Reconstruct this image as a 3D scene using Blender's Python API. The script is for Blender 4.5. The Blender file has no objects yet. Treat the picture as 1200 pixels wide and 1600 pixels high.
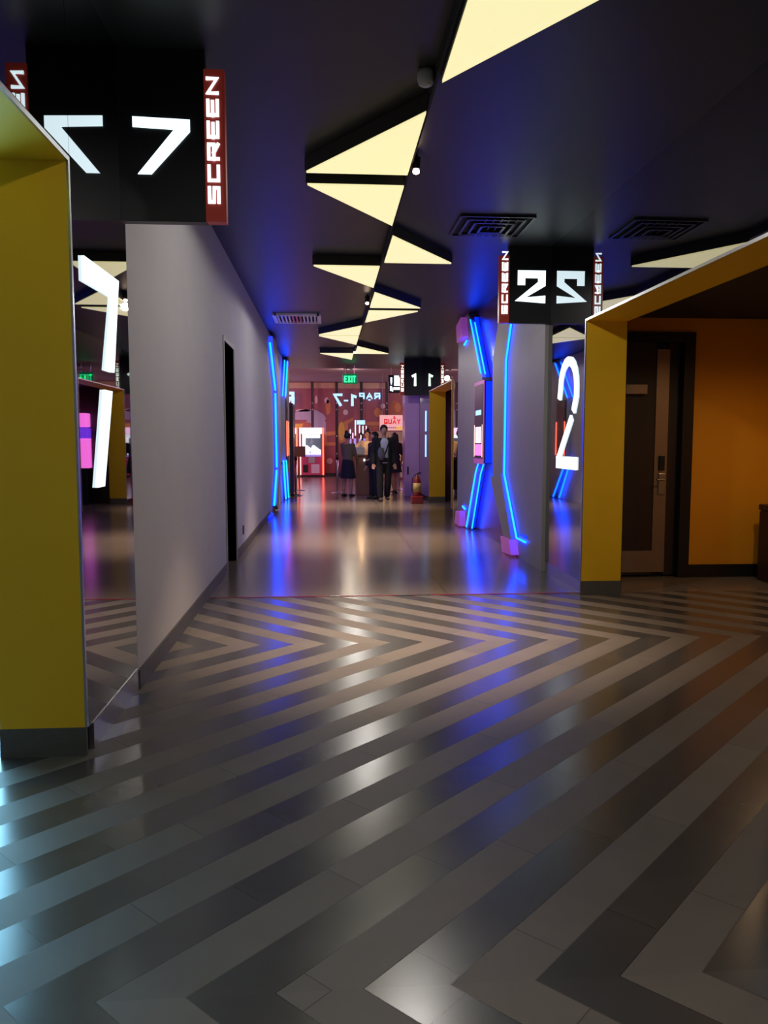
import bpy, bmesh, math, random
from mathutils import Vector, Matrix
random.seed(7)
S = bpy.context.scene
COL = S.collection
PI = math.pi

# ------------------------------------------------------------------ camera
cam_d = bpy.data.cameras.new('camera'); cam = bpy.data.objects.new('camera', cam_d); COL.objects.link(cam)
cam.location = (0, 0, 1.38)
cam.rotation_euler = (math.radians(90 - 5.0898), 0, math.radians(-4.1057))
cam_d.sensor_fit = 'VERTICAL'; cam_d.sensor_height = 36; cam_d.sensor_width = 27
cam_d.lens = 36 * 1235 / 1600
cam_d.clip_start = 0.05
S.camera = cam
S.view_settings.view_transform = 'Standard'; S.view_settings.look = 'None'
S.view_settings.exposure = 0.0; S.view_settings.gamma = 1.0; S.view_settings.use_curve_mapping = False

# ------------------------------------------------------------------ world
W = bpy.data.worlds.new('world'); S.world = W; W.use_nodes = True
W.node_tree.nodes['Background'].inputs[0].default_value = (0.55, 0.6, 0.8, 1)
W.node_tree.nodes['Background'].inputs[1].default_value = 0.12

# light levels, tuned here
L_DOWN = 760.0        # corridor downlights (warm spots)
L_WASH = 40.0        # wide fill spots added at the downlights to lift the walls
L_TRI = 0.92          # triangle lightboxes
L_NEON = 7.5
L_LOBBY = 300.0
L_ALCOVE = 40.0
L_CYAN = 11.0

# ------------------------------------------------------------------ materials
def mat(name, col, rough=0.6, metal=0.0, spec=0.5, emit=None, es=0.0, noise=0.0, nscale=8.0, coat=0.0):
    m = bpy.data.materials.new(name); m.use_nodes = True
    nt = m.node_tree; b = nt.nodes['Principled BSDF']
    b.inputs['Base Color'].default_value = (*col, 1)
    b.inputs['Roughness'].default_value = rough
    b.inputs['Metallic'].default_value = metal
    b.inputs['Specular IOR Level'].default_value = spec
    b.inputs['Coat Weight'].default_value = coat
    b.inputs['Coat Roughness'].default_value = 0.06
    if emit:
        b.inputs['Emission Color'].default_value = (*emit, 1); b.inputs['Emission Strength'].default_value = es
    if noise:
        tc = nt.nodes.new('ShaderNodeTexCoord'); n = nt.nodes.new('ShaderNodeTexNoise')
        n.inputs['Scale'].default_value = nscale; n.inputs['Detail'].default_value = 6
        nt.links.new(tc.outputs['Object'], n.inputs['Vector'])
        mx = nt.nodes.new('ShaderNodeMix'); mx.data_type = 'RGBA'
        mx.inputs[6].default_value = (*[c * (1 - noise) for c in col], 1)
        mx.inputs[7].default_value = (*[min(1, c * (1 + noise)) for c in col], 1)
        nt.links.new(n.outputs['Fac'], mx.inputs[0]); nt.links.new(mx.outputs[2], b.inputs['Base Color'])
        bp = nt.nodes.new('ShaderNodeBump'); bp.inputs['Strength'].default_value = 0.12; bp.inputs['Distance'].default_value = 0.004
        nt.links.new(n.outputs['Fac'], bp.inputs['Height']); nt.links.new(bp.outputs[0], b.inputs['Normal'])
    return m

M = {}
M['grey_wall'] = mat('grey_wall_paint', (0.62, 0.605, 0.62), 0.75, noise=0.05, nscale=3)
M['grey_panel'] = mat('grey_panel_laminate', (0.40, 0.385, 0.385), 0.5, noise=0.05, nscale=3)
M['ceiling'] = mat('black_ceiling_paint', (0.022, 0.023, 0.026), 0.42, noise=0.06, nscale=5)
M['mirror'] = mat('smoked_mirror_glass', (0.40, 0.40, 0.42), 0.015, metal=1.0)
M['maroon_glass'] = mat('maroon_gloss_panel', (0.10, 0.035, 0.06), 0.25, spec=0.6)
M['yellow'] = mat('yellow_portal_paint', (0.86, 0.51, 0.006), 0.55, noise=0.03, nscale=4)
M['orange'] = mat('orange_alcove_paint', (0.78, 0.33, 0.004), 0.7, noise=0.04, nscale=4)
M['black'] = mat('black_satin', (0.012, 0.012, 0.015), 0.35, noise=0.05)
M['black_matte'] = mat('black_matte', (0.02, 0.02, 0.024), 0.8, noise=0.05)
M['door'] = mat('dark_wood_door', (0.035, 0.02, 0.015), 0.45, noise=0.2, nscale=20)
M['skirting'] = mat('dark_stone_skirting', (0.10, 0.095, 0.085), 0.45, noise=0.25, nscale=25)
M['steel'] = mat('brushed_steel', (0.55, 0.55, 0.56), 0.3, metal=1.0, noise=0.05, nscale=40)
M['bronze'] = mat('warm_steel', (0.40, 0.30, 0.22), 0.4, metal=0.8, noise=0.1, nscale=40)
M['red_box'] = mat('red_acrylic', (0.30, 0.035, 0.03), 0.3, emit=(0.5, 0.05, 0.03), es=0.12)
M['letter'] = mat('lit_white_letter', (0.9, 0.95, 1.0), 0.4, emit=(0.78, 0.97, 1.0), es=1.6)
M['letter_dim'] = mat('lit_pale_letter', (0.9, 0.95, 0.9), 0.4, emit=(0.8, 1.0, 0.82), es=1.5)
M['tri'] = mat('warm_diffuser', (0.9, 0.85, 0.6), 0.5, emit=(0.98, 0.90, 0.47), es=L_TRI)
M['tri_side'] = mat('lightbox_side', (0.03, 0.028, 0.028), 0.6)
M['neon'] = mat('blue_neon_core', (0.1, 0.2, 0.9), 0.3, emit=(0.002, 0.115, 2.4), es=L_NEON)
M['neon_glow'] = mat('blue_neon_glow', (0.02, 0.05, 0.8), 0.4, emit=(0.0, 0.02, 1.0), es=1.6)  # emissive colour standing in for the blue halo of the neon
M['pink_block'] = mat('pink_acrylic_block', (0.75, 0.22, 0.62), 0.4, emit=(0.5, 0.1, 0.5), es=0.25)
M['lamp'] = mat('lit_downlight', (1, .9, .8), 0.3, emit=(1.0, 0.72, 0.5), es=25)
M['cyan'] = mat('lit_cyan_screen', (0.6, 0.9, 1.0), 0.4, emit=(0.30, 0.72, 1.0), es=L_CYAN)
M['detector'] = mat('grey_plastic', (0.5, 0.5, 0.52), 0.4)
M['maroon_wall'] = mat('maroon_mural_paint', (0.36, 0.115, 0.13), 0.6, noise=0.12, nscale=1.2)
M['lobby_ceiling'] = mat('lobby_ceiling_paint', (0.42, 0.30, 0.36), 0.7, noise=0.1, nscale=1)
M['orange_art'] = mat('mural_orange', (0.60, 0.26, 0.10), 0.6, noise=0.15, nscale=5)
M['yellow_art'] = mat('mural_yellow', (0.75, 0.45, 0.08), 0.6, noise=0.15, nscale=5)
M['grey_art'] = mat('mural_grey', (0.45, 0.42, 0.52), 0.6, noise=0.15, nscale=5)
M['white_art'] = mat('mural_cream', (0.75, 0.62, 0.58), 0.6, noise=0.1, nscale=5)
M['brown_art'] = mat('mural_brown', (0.42, 0.14, 0.08), 0.6, noise=0.2, nscale=5)
M['cornice'] = mat('tan_cornice', (0.62, 0.42, 0.26), 0.6, noise=0.1, nscale=3)
M['lavender'] = mat('lavender_gloss_cladding', (0.80, 0.44, 0.80), 0.2, coat=0.4, noise=0.15, nscale=2)
M['green_sign'] = mat('exit_sign_green', (0.0, 0.12, 0.05), 0.4, emit=(0.0, 0.25, 0.08), es=0.5)
M['green_letter'] = mat('exit_letter_green', (0.1, 0.9, 0.4), 0.4, emit=(0.05, 1.0, 0.35), es=1.4)
M['blue_letter'] = mat('lit_blue_letter', (0.4, 0.7, 1.0), 0.4, emit=(0.35, 0.68, 1.0), es=1.2)
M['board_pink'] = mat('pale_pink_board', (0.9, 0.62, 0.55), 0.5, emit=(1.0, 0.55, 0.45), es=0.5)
M['red_letter'] = mat('red_letter', (0.75, 0.02, 0.02), 0.5, emit=(0.8, 0.02, 0.02), es=0.4)
M['yellow_letter'] = mat('yellow_strip', (0.9, 0.6, 0.1), 0.5, emit=(1.0, 0.6, 0.1), es=0.5)
M['grey_letter'] = mat('grey_print', (0.4, 0.4, 0.45), 0.5)
M['machine_pink'] = mat('machine_pink_body', (0.75, 0.10, 0.22), 0.35, noise=0.05)
M['machine_lit'] = mat('machine_lit_header', (1, .7, .9), 0.4, emit=(1.0, 0.62, 0.85), es=1.6)
M['machine_white'] = mat('machine_lit_interior', (1, 1, 1), 0.4, emit=(0.85, 0.97, 1.0), es=1.8)
M['machine_glass'] = mat('machine_dark_glass', (0.12, 0.17, 0.2), 0.1, spec=0.8)
M['red_neon'] = mat('red_neon_tube', (1, .3, .15), 0.4, emit=(1.0, 0.10, 0.05), es=4.0)
M['pink_neon'] = mat('pink_neon_tube', (1, .6, .5), 0.4, emit=(1.0, 0.42, 0.35), es=3.0)
M['lilac'] = mat('lilac_panel', (0.45, 0.40, 0.85), 0.4, emit=(0.4, 0.35, 1.0), es=0.6)
M['plush'] = mat('white_plush', (0.9, 0.9, 0.9), 0.9, emit=(0.9, .95, 1.0), es=1.0, noise=0.1)
M['podium'] = mat('brown_podium_laminate', (0.28, 0.12, 0.09), 0.45, noise=0.15, nscale=6)
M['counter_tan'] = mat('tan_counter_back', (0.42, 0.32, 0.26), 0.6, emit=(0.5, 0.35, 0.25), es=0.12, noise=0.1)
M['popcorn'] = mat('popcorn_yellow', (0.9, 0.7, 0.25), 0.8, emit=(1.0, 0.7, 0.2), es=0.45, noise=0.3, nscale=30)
M['skin'] = mat('skin', (0.50, 0.27, 0.18), 0.55, noise=0.04)
M['hair'] = mat('black_hair', (0.012, 0.010, 0.010), 0.5, noise=0.2, nscale=40)
M['cloth_black'] = mat('black_cloth', (0.009, 0.009, 0.012), 0.85, noise=0.15, nscale=30)
M['cloth_navy'] = mat('navy_cloth', (0.010, 0.011, 0.022), 0.85, noise=0.15, nscale=30)
M['cloth_white'] = mat('pale_blue_white_cloth', (0.62, 0.64, 0.80), 0.85, noise=0.06, nscale=20)
M['cloth_cream'] = mat('cream_cloth', (0.75, 0.56, 0.34), 0.85, noise=0.06, nscale=20)
M['cloth_olive'] = mat('olive_cloth', (0.16, 0.12, 0.075), 0.85, noise=0.1, nscale=20)
M['cloth_grey'] = mat('grey_cloth', (0.10, 0.10, 0.14), 0.85, noise=0.1, nscale=20)
M['shoe'] = mat('dark_shoe', (0.02, 0.018, 0.018), 0.5)
M['lip'] = mat('lip', (0.40, 0.12, 0.10), 0.5)
M['ext_red'] = mat('dark_red_enamel', (0.25, 0.02, 0.02), 0.35)
M['ext_label'] = mat('ochre_label', (0.55, 0.40, 0.12), 0.5, noise=0.1)
M['bin'] = mat('dark_maroon_plastic', (0.035, 0.012, 0.016), 0.5, noise=0.1)
M['magenta_lit'] = mat('magenta_lit', (1, .3, .8), 0.4, emit=(1.0, 0.16, 0.75), es=1.6)
M['violet_lit'] = mat('violet_lit', (.3, .1, 1), 0.4, emit=(0.2, 0.04, 0.9), es=1.2)
M['vent_red_light'] = mat('vent_red_light_paint', (0.85, 0.16, 0.18), 0.4)  # red light on the vent, put into the slat colour
M['vent_white'] = mat('vent_white_enamel', (0.92, 0.90, 0.92), 0.4)
M['threshold'] = mat('red_threshold_strip', (0.28, 0.012, 0.03), 0.35)
M['socket'] = mat('socket_plastic', (0.06, 0.06, 0.07), 0.5)
M['white_plastic'] = mat('white_plastic', (0.8, 0.8, 0.82), 0.4)

def floor_tiles():
    m = bpy.data.materials.new('chevron_plank_tiles'); m.use_nodes = True
    nt = m.node_tree; b = nt.nodes['Principled BSDF']; N = nt.nodes.new; Lk = nt.links.new
    def math_(op, a, bb=None, c=None):
        n = N('ShaderNodeMath'); n.operation = op
        for i, v in enumerate((a, bb, c)):
            if v is None: continue
            if isinstance(v, (int, float)): n.inputs[i].default_value = v
            else: Lk(v, n.inputs[i])
        return n.outputs[0]
    geo = N('ShaderNodeNewGeometry'); sp = N('ShaderNodeSeparateXYZ'); Lk(geo.outputs['Position'], sp.inputs[0])
    x, y = sp.outputs[0], sp.outputs[1]
    yy = math_('SUBTRACT', y, 1.885)
    t = math_('PINGPONG', yy, 3.445)
    row = math_('FLOOR', math_('DIVIDE', yy, 3.445))
    c = math_('ADD', math_('SUBTRACT', t, x), 1.885 - 1.80)
    k = math_('DIVIDE', c, 0.2215)                  # band index
    bi = math_('FLOOR', k)
    fr = math_('FRACT', k)
    par = math_('FLOORED_MODULO', bi, 2.0)          # 1 = polished band
    along = math_('DIVIDE', math_('ADD', math_('ADD', t, x), math_('MULTIPLY', bi, 0.37)), 1.30)
    ai = math_('FLOOR', along); af = math_('FRACT', along)
    cmb = N('ShaderNodeCombineXYZ'); Lk(bi, cmb.inputs[0]); Lk(ai, cmb.inputs[1]); Lk(row, cmb.inputs[2])
    wn = N('ShaderNodeTexWhiteNoise'); Lk(cmb.outputs[0], wn.inputs['Vector'])
    noise = N('ShaderNodeTexNoise'); noise.inputs['Scale'].default_value = 6; noise.inputs['Detail'].default_value = 5
    Lk(geo.outputs['Position'], noise.inputs['Vector'])
    mc = N('ShaderNodeMix'); mc.data_type = 'RGBA'
    mc.inputs[6].default_value = (0.172, 0.150, 0.130, 1)      # matte greige planks
    mc.inputs[7].default_value = (0.072, 0.069, 0.067, 1)      # polished charcoal planks
    Lk(par, mc.inputs[0])
    var = math_('ADD', math_('MULTIPLY', wn.outputs['Value'], 0.22), math_('ADD', math_('MULTIPLY', noise.outputs['Fac'], 0.3), 0.74))
    # seams
    e = 0.018
    s1 = math_('LESS_THAN', fr, e); s2 = math_('LESS_THAN', af, 0.004)
    seam = math_('MAXIMUM', s1, s2)
    sf = math_('SUBTRACT', 1.0, math_('MULTIPLY', seam, 0.55))
    tot = math_('MULTIPLY', var, sf)
    vm = N('ShaderNodeVectorMath'); vm.operation = 'SCALE'; Lk(mc.outputs[2], vm.inputs[0]); Lk(tot, vm.inputs['Scale'])
    Lk(vm.outputs[0], b.inputs['Base Color'])
    r = math_('ADD', math_('MULTIPLY', par, -0.25), 0.46)
    r2 = math_('ADD', r, math_('MULTIPLY', noise.outputs['Fac'], 0.05))
    Lk(r2, b.inputs['Roughness'])
    Lk(math_('ADD', math_('MULTIPLY', par, 0.65), 0.35), b.inputs['Specular IOR Level'])
    bp = N('ShaderNodeBump'); bp.inputs['Strength'].default_value = 0.25; bp.inputs['Distance'].default_value = 0.002
    Lk(sf, bp.inputs['Height']); Lk(bp.outputs[0], b.inputs['Normal'])
    return m
def stone_tiles():
    m = bpy.data.materials.new('large_stone_tiles'); m.use_nodes = True
    nt = m.node_tree; b = nt.nodes['Principled BSDF']; N = nt.nodes.new; Lk = nt.links.new
    geo = N('ShaderNodeNewGeometry')
    br = N('ShaderNodeTexBrick'); br.offset = 0.0; br.inputs['Scale'].default_value = 1.0
    br.inputs['Brick Width'].default_value = 0.8; br.inputs['Row Height'].default_value = 0.8
    br.inputs['Mortar Size'].default_value = 0.005
    br.inputs['Color1'].default_value = (0.17, 0.14, 0.12, 1); br.inputs['Color2'].default_value = (0.215, 0.178, 0.152, 1)
    br.inputs['Mortar'].default_value = (0.05, 0.045, 0.04, 1)
    mp = N('ShaderNodeMapping'); mp.inputs['Location'].default_value = (0.52, 0.2, 0)
    Lk(geo.outputs['Position'], mp.inputs[0]); Lk(mp.outputs[0], br.inputs['Vector'])
    Lk(br.outputs['Color'], b.inputs['Base Color'])
    b.inputs['Roughness'].default_value = 0.2; b.inputs['Specular IOR Level'].default_value = 0.7
    bp = N('ShaderNodeBump'); bp.inputs['Strength'].default_value = 0.2; bp.inputs['Distance'].default_value = 0.002; bp.invert = True
    Lk(br.outputs['Fac'], bp.inputs['Height']); Lk(bp.outputs[0], b.inputs['Normal'])
    return m
M['chevron'] = floor_tiles(); M['stone'] = stone_tiles()

# ------------------------------------------------------------------ helpers
def link(name, bm, m, parent=None, smooth=False, mats=None):
    me = bpy.data.meshes.new(name)
    bmesh.ops.recalc_face_normals(bm, faces=bm.faces[:])
    bm.to_mesh(me); bm.free()
    for k in (mats or [m]): me.materials.append(k)
    if smooth:
        for p in me.polygons: p.use_smooth = True
    o = bpy.data.objects.new(name, me); COL.objects.link(o)
    if parent: o.parent = parent
    return o
def tag(o, label, cat, group=None):
    o['label'] = label; o['category'] = cat
    if group: o['group'] = group
    return o
def thing(name, label, cat, loc=(0, 0, 0), rz=0, group=None):
    o = bpy.data.objects.new(name, None); COL.objects.link(o)
    o.empty_display_size = 0.2; o.location = loc; o.rotation_euler = (0, 0, rz)
    return tag(o, label, cat, group)
def struct(name, bm, m, **k):
    o = link(name, bm, m, **k); o['kind'] = 'structure'; return o
def box(bm, x0, x1, y0, y1, z0, z1, bev=0.0):
    vs = [bm.verts.new((x, y, z)) for x in (x0, x1) for y in (y0, y1) for z in (z0, z1)]
    fs = [(0, 1, 3, 2), (4, 6, 7, 5), (0, 4, 5, 1), (2, 3, 7, 6), (0, 2, 6, 4), (1, 5, 7, 3)]
    new = [bm.faces.new([vs[i] for i in f]) for f in fs]
    if bev:
        es = list({e for f in new for e in f.edges})
        bmesh.ops.bevel(bm, geom=es, offset=bev, segments=2, affect='EDGES', profile=0.5)
def bx(*a, bev=0.0):
    bm = bmesh.new(); box(bm, *a, bev=bev); return bm
def prism(bm, pts, o, u, v, n, d):
    """extrude the 2-D polygon pts laid out at origin o along u, v; thickness d along n"""
    o, u, v, n = map(Vector, (o, u, v, n))
    a = [bm.verts.new(o + u * p[0] + v * p[1]) for p in pts]
    b = [bm.verts.new(o + u * p[0] + v * p[1] + n * d) for p in pts]
    bm.faces.new(a); bm.faces.new(b[::-1])
    k = len(pts)
    for i in range(k): bm.faces.new([a[i], a[(i + 1) % k], b[(i + 1) % k], b[i]])
def pr(pts, o, u, v, n, d):
    bm = bmesh.new(); prism(bm, pts, o, u, v, n, d); return bm
def tube(bm, pts, r, seg=10, flat=1.0, cap=True):
    """a tube through pts; r a number or a list"""
    pts = [Vector(p) for p in pts]; k = len(pts)
    rs = r if isinstance(r, (list, tuple)) else [r] * k
    rings = []
    ref = None
    for i, p in enumerate(pts):
        d = (pts[min(i + 1, k - 1)] - pts[max(i - 1, 0)]).normalized()
        if ref is None:
            ref = Vector((0, 0, 1)) if abs(d.z) < 0.9 else Vector((0, 1, 0))
        a = d.cross(ref).normalized(); b = a.cross(d).normalized(); ref = b
        rr = rs[i] if isinstance(rs[i], tuple) else (rs[i], rs[i] * flat)
        rings.append([bm.verts.new(p + a * math.cos(2 * PI * j / seg) * rr[0] + b * math.sin(2 * PI * j / seg) * rr[1]) for j in range(seg)])
    for i in range(k - 1):
        for j in range(seg):
            bm.faces.new([rings[i][j], rings[i][(j + 1) % seg], rings[i + 1][(j + 1) % seg], rings[i + 1][j]])
    if cap:
        bm.faces.new(rings[0][::-1]); bm.faces.new(rings[-1])
def tb(pts, r, **k):
    bm = bmesh.new(); tube(bm, pts, r, **k); return bm
def ball(bm, c, r, seg=14, ring=9):
    r = r if isinstance(r, tuple) else (r, r, r)
    mtx = Matrix.Translation(c) @ Matrix.Diagonal((*r, 1))
    bmesh.ops.create_uvsphere(bm, u_segments=seg, v_segments=ring, radius=1, matrix=mtx)
def lathe(bm, prof, c=(0, 0, 0), seg=20):
    rings = [[bm.verts.new((c[0] + r * math.cos(2 * PI * j / seg), c[1] + r * math.sin(2 * PI * j / seg), c[2] + z)) for j in range(seg)] for r, z in prof]
    for i in range(len(prof) - 1):
        for j in range(seg):
            bm.faces.new([rings[i][j], rings[i][(j + 1) % seg], rings[i + 1][(j + 1) % seg], rings[i + 1][j]])
    bm.faces.new(rings[0][::-1]); bm.faces.new(rings[-1])
def copy_tree(o, parent=None):
    c = o.copy(); COL.objects.link(c)
    if parent: c.parent = parent
    for ch in list(o.children): copy_tree(ch, c)
    return c
# stroke lettering
G = {
 'S': [[(1, 1), (0, 1), (0, .52), (1, .48), (1, 0), (0, 0)]], 'C': [[(1, 1), (0, 1), (0, 0), (1, 0)]],
 'R': [[(0, 0), (0, 1), (1, 1), (1, .45), (0, .45)], [(.45, .45), (1, 0)]], 'E': [[(1, 1), (0, 1), (0, 0), (1, 0)], [(0, .5), (.92, .5)]],
 'N': [[(0, 0), (0, 1), (1, 0), (1, 1)]], 'Q': [[(0, 0), (0, 1), (1, 1), (1, 0), (0, 0)], [(.6, .25), (1.0, -.12)]],
 'U': [[(0, 1), (0, 0), (1, 0), (1, 1)]], 'A': [[(0, 0), (.5, 1), (1, 0)], [(.22, .36), (.78, .36)]],
 'Y': [[(0, 1), (.5, .48), (1, 1)], [(.5, .5), (.5, 0)]], 'X': [[(0, 0), (1, 1)], [(0, 1), (1, 0)]],
 'I': [[(.5, 0), (.5, 1)]], 'T': [[(0, 1), (1, 1)], [(.5, 1), (.5, 0)]], 'P': [[(0, 0), (0, 1), (1, 1), (1, .45), (0, .45)]],
 'O': [[(0, 0), (0, 1), (1, 1), (1, 0), (0, 0)]], 'W': [[(0, 1), (.25, 0), (.5, .8), (.75, 0), (1, 1)]], '-': [[(.1, .45), (.9, .45)]],
 '1': [[(.15, .88), (.62, 1), (.62, 0)]], '7': [[(0, 1), (1, 1), (.12, 0)]], '2': [[(.04, .72), (.04, 1), (1, 1), (1, .62), (0, .0), (1, 0)]],
 '^': [[(.15, 1.28), (.5, 1.48), (.85, 1.28)], [(.62, 1.62), (.40, 1.80)]], '.': [[(.4, -.3), (.6, -.3)]],
}
def stroke(bm, line, w, xf, d, wv=None):
    """a mitred stroke; line in metres in 2-D; xf maps (u, v, n) to world"""
    P = [Vector(p) for p in line]; k = len(P)
    closed = (P[0] - P[-1]).length < 1e-6
    if closed: P = P[:-1]; k -= 1
    Lp, Rp = [], []
    for i in range(k):
        a = P[(i - 1) % k] if (closed or i > 0) else None
        c = P[(i + 1) % k] if (closed or i < k - 1) else None
        if a is None: t = (c - P[i]).normalized(); nrm = Vector((-t.y, t.x)); q = P[i] - t * w * .5; s = 1
        elif c is None: t = (P[i] - a).normalized(); nrm = Vector((-t.y, t.x)); q = P[i] + t * w * .5; s = 1
        else:
            t1 = (P[i] - a).normalized(); t2 = (c - P[i]).normalized()
            n1 = Vector((-t1.y, t1.x)); n2 = Vector((-t2.y, t2.x)); nrm = (n1 + n2)
            nrm = nrm.normalized() if nrm.length > 1e-4 else n1
            s = min(1 / max(nrm.dot(n1), .25), 1.55); q = P[i]
        Lp.append(q + nrm * w * .5 * s); Rp.append(q - nrm * w * .5 * s)
    m = k if closed else k - 1
    for i in range(m):
        j = (i + 1) % k
        quad = [Lp[i], Rp[i], Rp[j], Lp[j]]
        a = [bm.verts.new(xf(p.x, p.y, 0)) for p in quad]; b = [bm.verts.new(xf(p.x, p.y, d)) for p in quad]
        bm.faces.new(a); bm.faces.new(b[::-1])
        for e in range(4): bm.faces.new([a[e], a[(e + 1) % 4], b[(e + 1) % 4], b[e]])
def xform(o, u, v, n):
    o, u, v, n = map(Vector, (o, u, v, n))
    return lambda a, b, c: o + u * a + v * b + n * c
def letters(bm, text, o, u, v, n, length, height, w, gap=0.25, d=0.01):
    """text along u from o, height along v; length spans the whole text"""
    units = [(.35 if ch in 'I' else (0 if ch in '^.' else 1)) for ch in text]
    cnt = sum(1 for x in units if x); tot = sum(units) + gap * (cnt - 1)
    cw = (length - 0) / tot
    xf = xform(o, u, v, n); x = 0
    prev = 0
    for ch, un in zip(text, units):
        if un == 0: base = prev; uw = cw
        else: base = x; uw = cw * un; prev = x; x += uw + gap * cw
        for ln in G[ch]:
            iw = max(uw - w, 1e-4)
            stroke(bm, [(base + w / 2 + p[0] * iw, w / 2 + p[1] * (height - w)) for p in ln], w, xf, d)

XL, XR, ZC = -1.06, 2.32, 3.38      # wall planes and ceiling height

# ------------------------------------------------------------------ the setting
struct('floor', bx(-8, 10, -14, 7.0, -0.1, 0.0), M['chevron'])
struct('floor', bx(-8, 10, 7.0, 32.4, -0.1, 0.0), M['stone'])
struct('ceiling', bx(-1.2, 2.5, -14, 22, ZC, ZC + 0.5), M['ceiling'])
struct('ceiling', bx(-8, 10, 22, 32.4, 3.75, 4.2), M['lobby_ceiling'])
# left side: mirror-clad wall up to 4.4 with a portal, then grey wall with a door recess
bm = bmesh.new()
box(bm, -1.3, XL - 0.02, 3.54, 4.4, 0, ZC); box(bm, -1.3, XL - 0.02, -3.5, 0.24, 0, ZC); box(bm, -1.3, XL - 0.02, 0.24, 3.54, 2.56, ZC)
struct('wall_left', bm, M['black_matte'])
bm = bmesh.new()
box(bm, -1.3, XL, 4.4, 8.36, 0, ZC); box(bm, -1.3, XL, 9.22, 22.0, 0, ZC); box(bm, -1.3, XL, 8.36, 9.22, 2.42, ZC)
struct('wall_left', bm, M['grey_wall'])
bm = bmesh.new(); box(bm, XL, XL + 0.012, 4.4, 8.3, 0, 0.11); box(bm, XL, XL + 0.012, 9.28, 14.6, 0, 0.11)
struct('baseboard_left', bm, M['skirting'])
struct('baseboard_left', bx(XL - 0.018, XL + 0.006, 3.54, 4.4, 0, 0.12), M['steel'])
# right side: black wall cores (mirror-clad), portals at 3.68-6.88 and 14.6-17.8
bm = bmesh.new()
for y0, y1 in ((-3.5, 3.63), (6.93, 8.25), (13.4, 14.55), (17.85, 20.4)): box(bm, XR + 0.02, 2.66, y0, y1, 0, ZC)
for y0, y1 in ((3.63, 6.93), (14.55, 17.85)): box(bm, XR + 0.02, 2.66, y0, y1, 2.53, ZC)
box(bm, XR + 0.02, 2.66, 8.25, 13.4, 0, ZC)
struct('wall_right', bm, M['black_matte'])
struct('baseboard_right', bx(XR, XR + 0.03, 6.93, 8.25, 0, 0.10), M['steel'])
# alcove behind portal 2
bm = bmesh.new(); box(bm, 2.66, 2.86, 7.75, 7.95, 0, 2.6); box(bm, 3.64, 4.75, 7.75, 7.95, 0, 2.6); box(bm, 2.86, 3.64, 7.75, 7.95, 2.46, 2.6)
struct('wall_back', bm, M['orange'])
struct('wall_side', bx(4.75, 4.9, 2.4, 7.95, 0, 2.6), M['orange'])
struct('ceiling', bx(2.66, 4.9, 2.4, 7.95, 2.6, 2.8), M['black_matte'])
struct('baseboard_back', bx(3.64, 4.75, 7.735, 7.75, 0, 0.13), M['black'])
struct('wall_back', bx(2.66, 4.9, 8.5, 8.6, 0, 2.8), M['black_matte'])
# alcove behind portal 1 (seen mostly in mirrors)
bm = bmesh.new(); box(bm, 2.66, 4.6, 18.3, 18.5, 0, 2.6); box(bm, 4.6, 4.75, 13.4, 18.5, 0, 2.6)
struct('wall_back', bm, M['door'])
struct('ceiling', bx(2.66, 4.75, 13.4, 18.5, 2.6, 2.8), M['black_matte'])
# alcove behind portal 7
bm = bmesh.new(); box(bm, -3.9, -1.3, 4.67, 4.8, 0, 2.7); box(bm, -4.0, -3.9, -1.0, 4.8, 0, 2.7)
struct('wall_far', bm, M['grey_wall'])
struct('ceiling', bx(-4.0, -1.3, -1.0, 4.8, 2.7, 2.8), M['black_matte'])
# lobby
struct('wall_far', bx(-8, 10, 32.0, 32.4, 0, 3.75), M['maroon_wall'])
struct('baseboard_far', bx(-8, 10, 31.98, 32.0, 0, 0.12), M['black'])
struct('trim_1', bx(-8, 10, 31.93, 31.99, 3.5, 3.72), M['cornice'])
struct('wall_lobby_left', bx(-8, -7.8, 22, 32.4, 0, 3.75), M['maroon_wall'])
struct('wall_lobby_right', bx(9.8, 10, 20.4, 32.4, 0, 3.75), M['maroon_wall'])
bm = bmesh.new(); box(bm, -8, -1.3, 21.9, 22.0, 0, 3.75); box(bm, 2.66, 10, 20.3, 20.4, 0, 3.75); box(bm, -1.3, 2.66, 21.98, 22.0, ZC + .5, 3.75)
struct('wall_lobby_front', bm, M['maroon_wall'])
struct('trim_2', bx(-1.04, 2.3, 6.985, 7.012, 0, 0.003), M['threshold'])
bm = bmesh.new()
for a, b in ((.02, .10), (.62, .76), (.80, .93)): box(bm, a, b, 6.975, 7.01, 0.003, 0.006)
struct('trim_3', bm, M['steel'])

# ------------------------------------------------------------------ mirrors
def mirror(label, parts):
    t = thing('mirror_panel', label, 'mirror', group=None)
    for (x0, x1, y0, y1, z0, z1) in parts: link('mirror_glass', bx(x0, x1, y0, y1, z0, z1), M['mirror'], t)
    return t
mirror('smoked mirror cladding on the left wall around the large yellow doorway',
       [(XL - .02, XL, 3.484, 4.397, .12, ZC), (XL - .02, XL, .245, 3.480, 2.56, ZC), (XL - .02, XL, -3.5, .24, 0, ZC)])
mirror('smoked mirror cladding on the right wall around the yellow screen 2 doorway',
       [(XR, XR + .02, 6.903, 8.247, .10, ZC), (XR, XR + .02, 3.64, 6.90, 2.455, ZC), (XR, XR + .02, -3.5, 3.63, 0, ZC)])
mirror('smoked mirror cladding beside the far yellow doorway under the screen 1 sign',
       [(XR, XR + .02, 17.82, 20.0, .1, ZC), (XR, XR + .02, 14.57, 17.81, 2.525, ZC), (XR, XR + .02, 13.4, 14.56, 0, ZC)])

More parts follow.
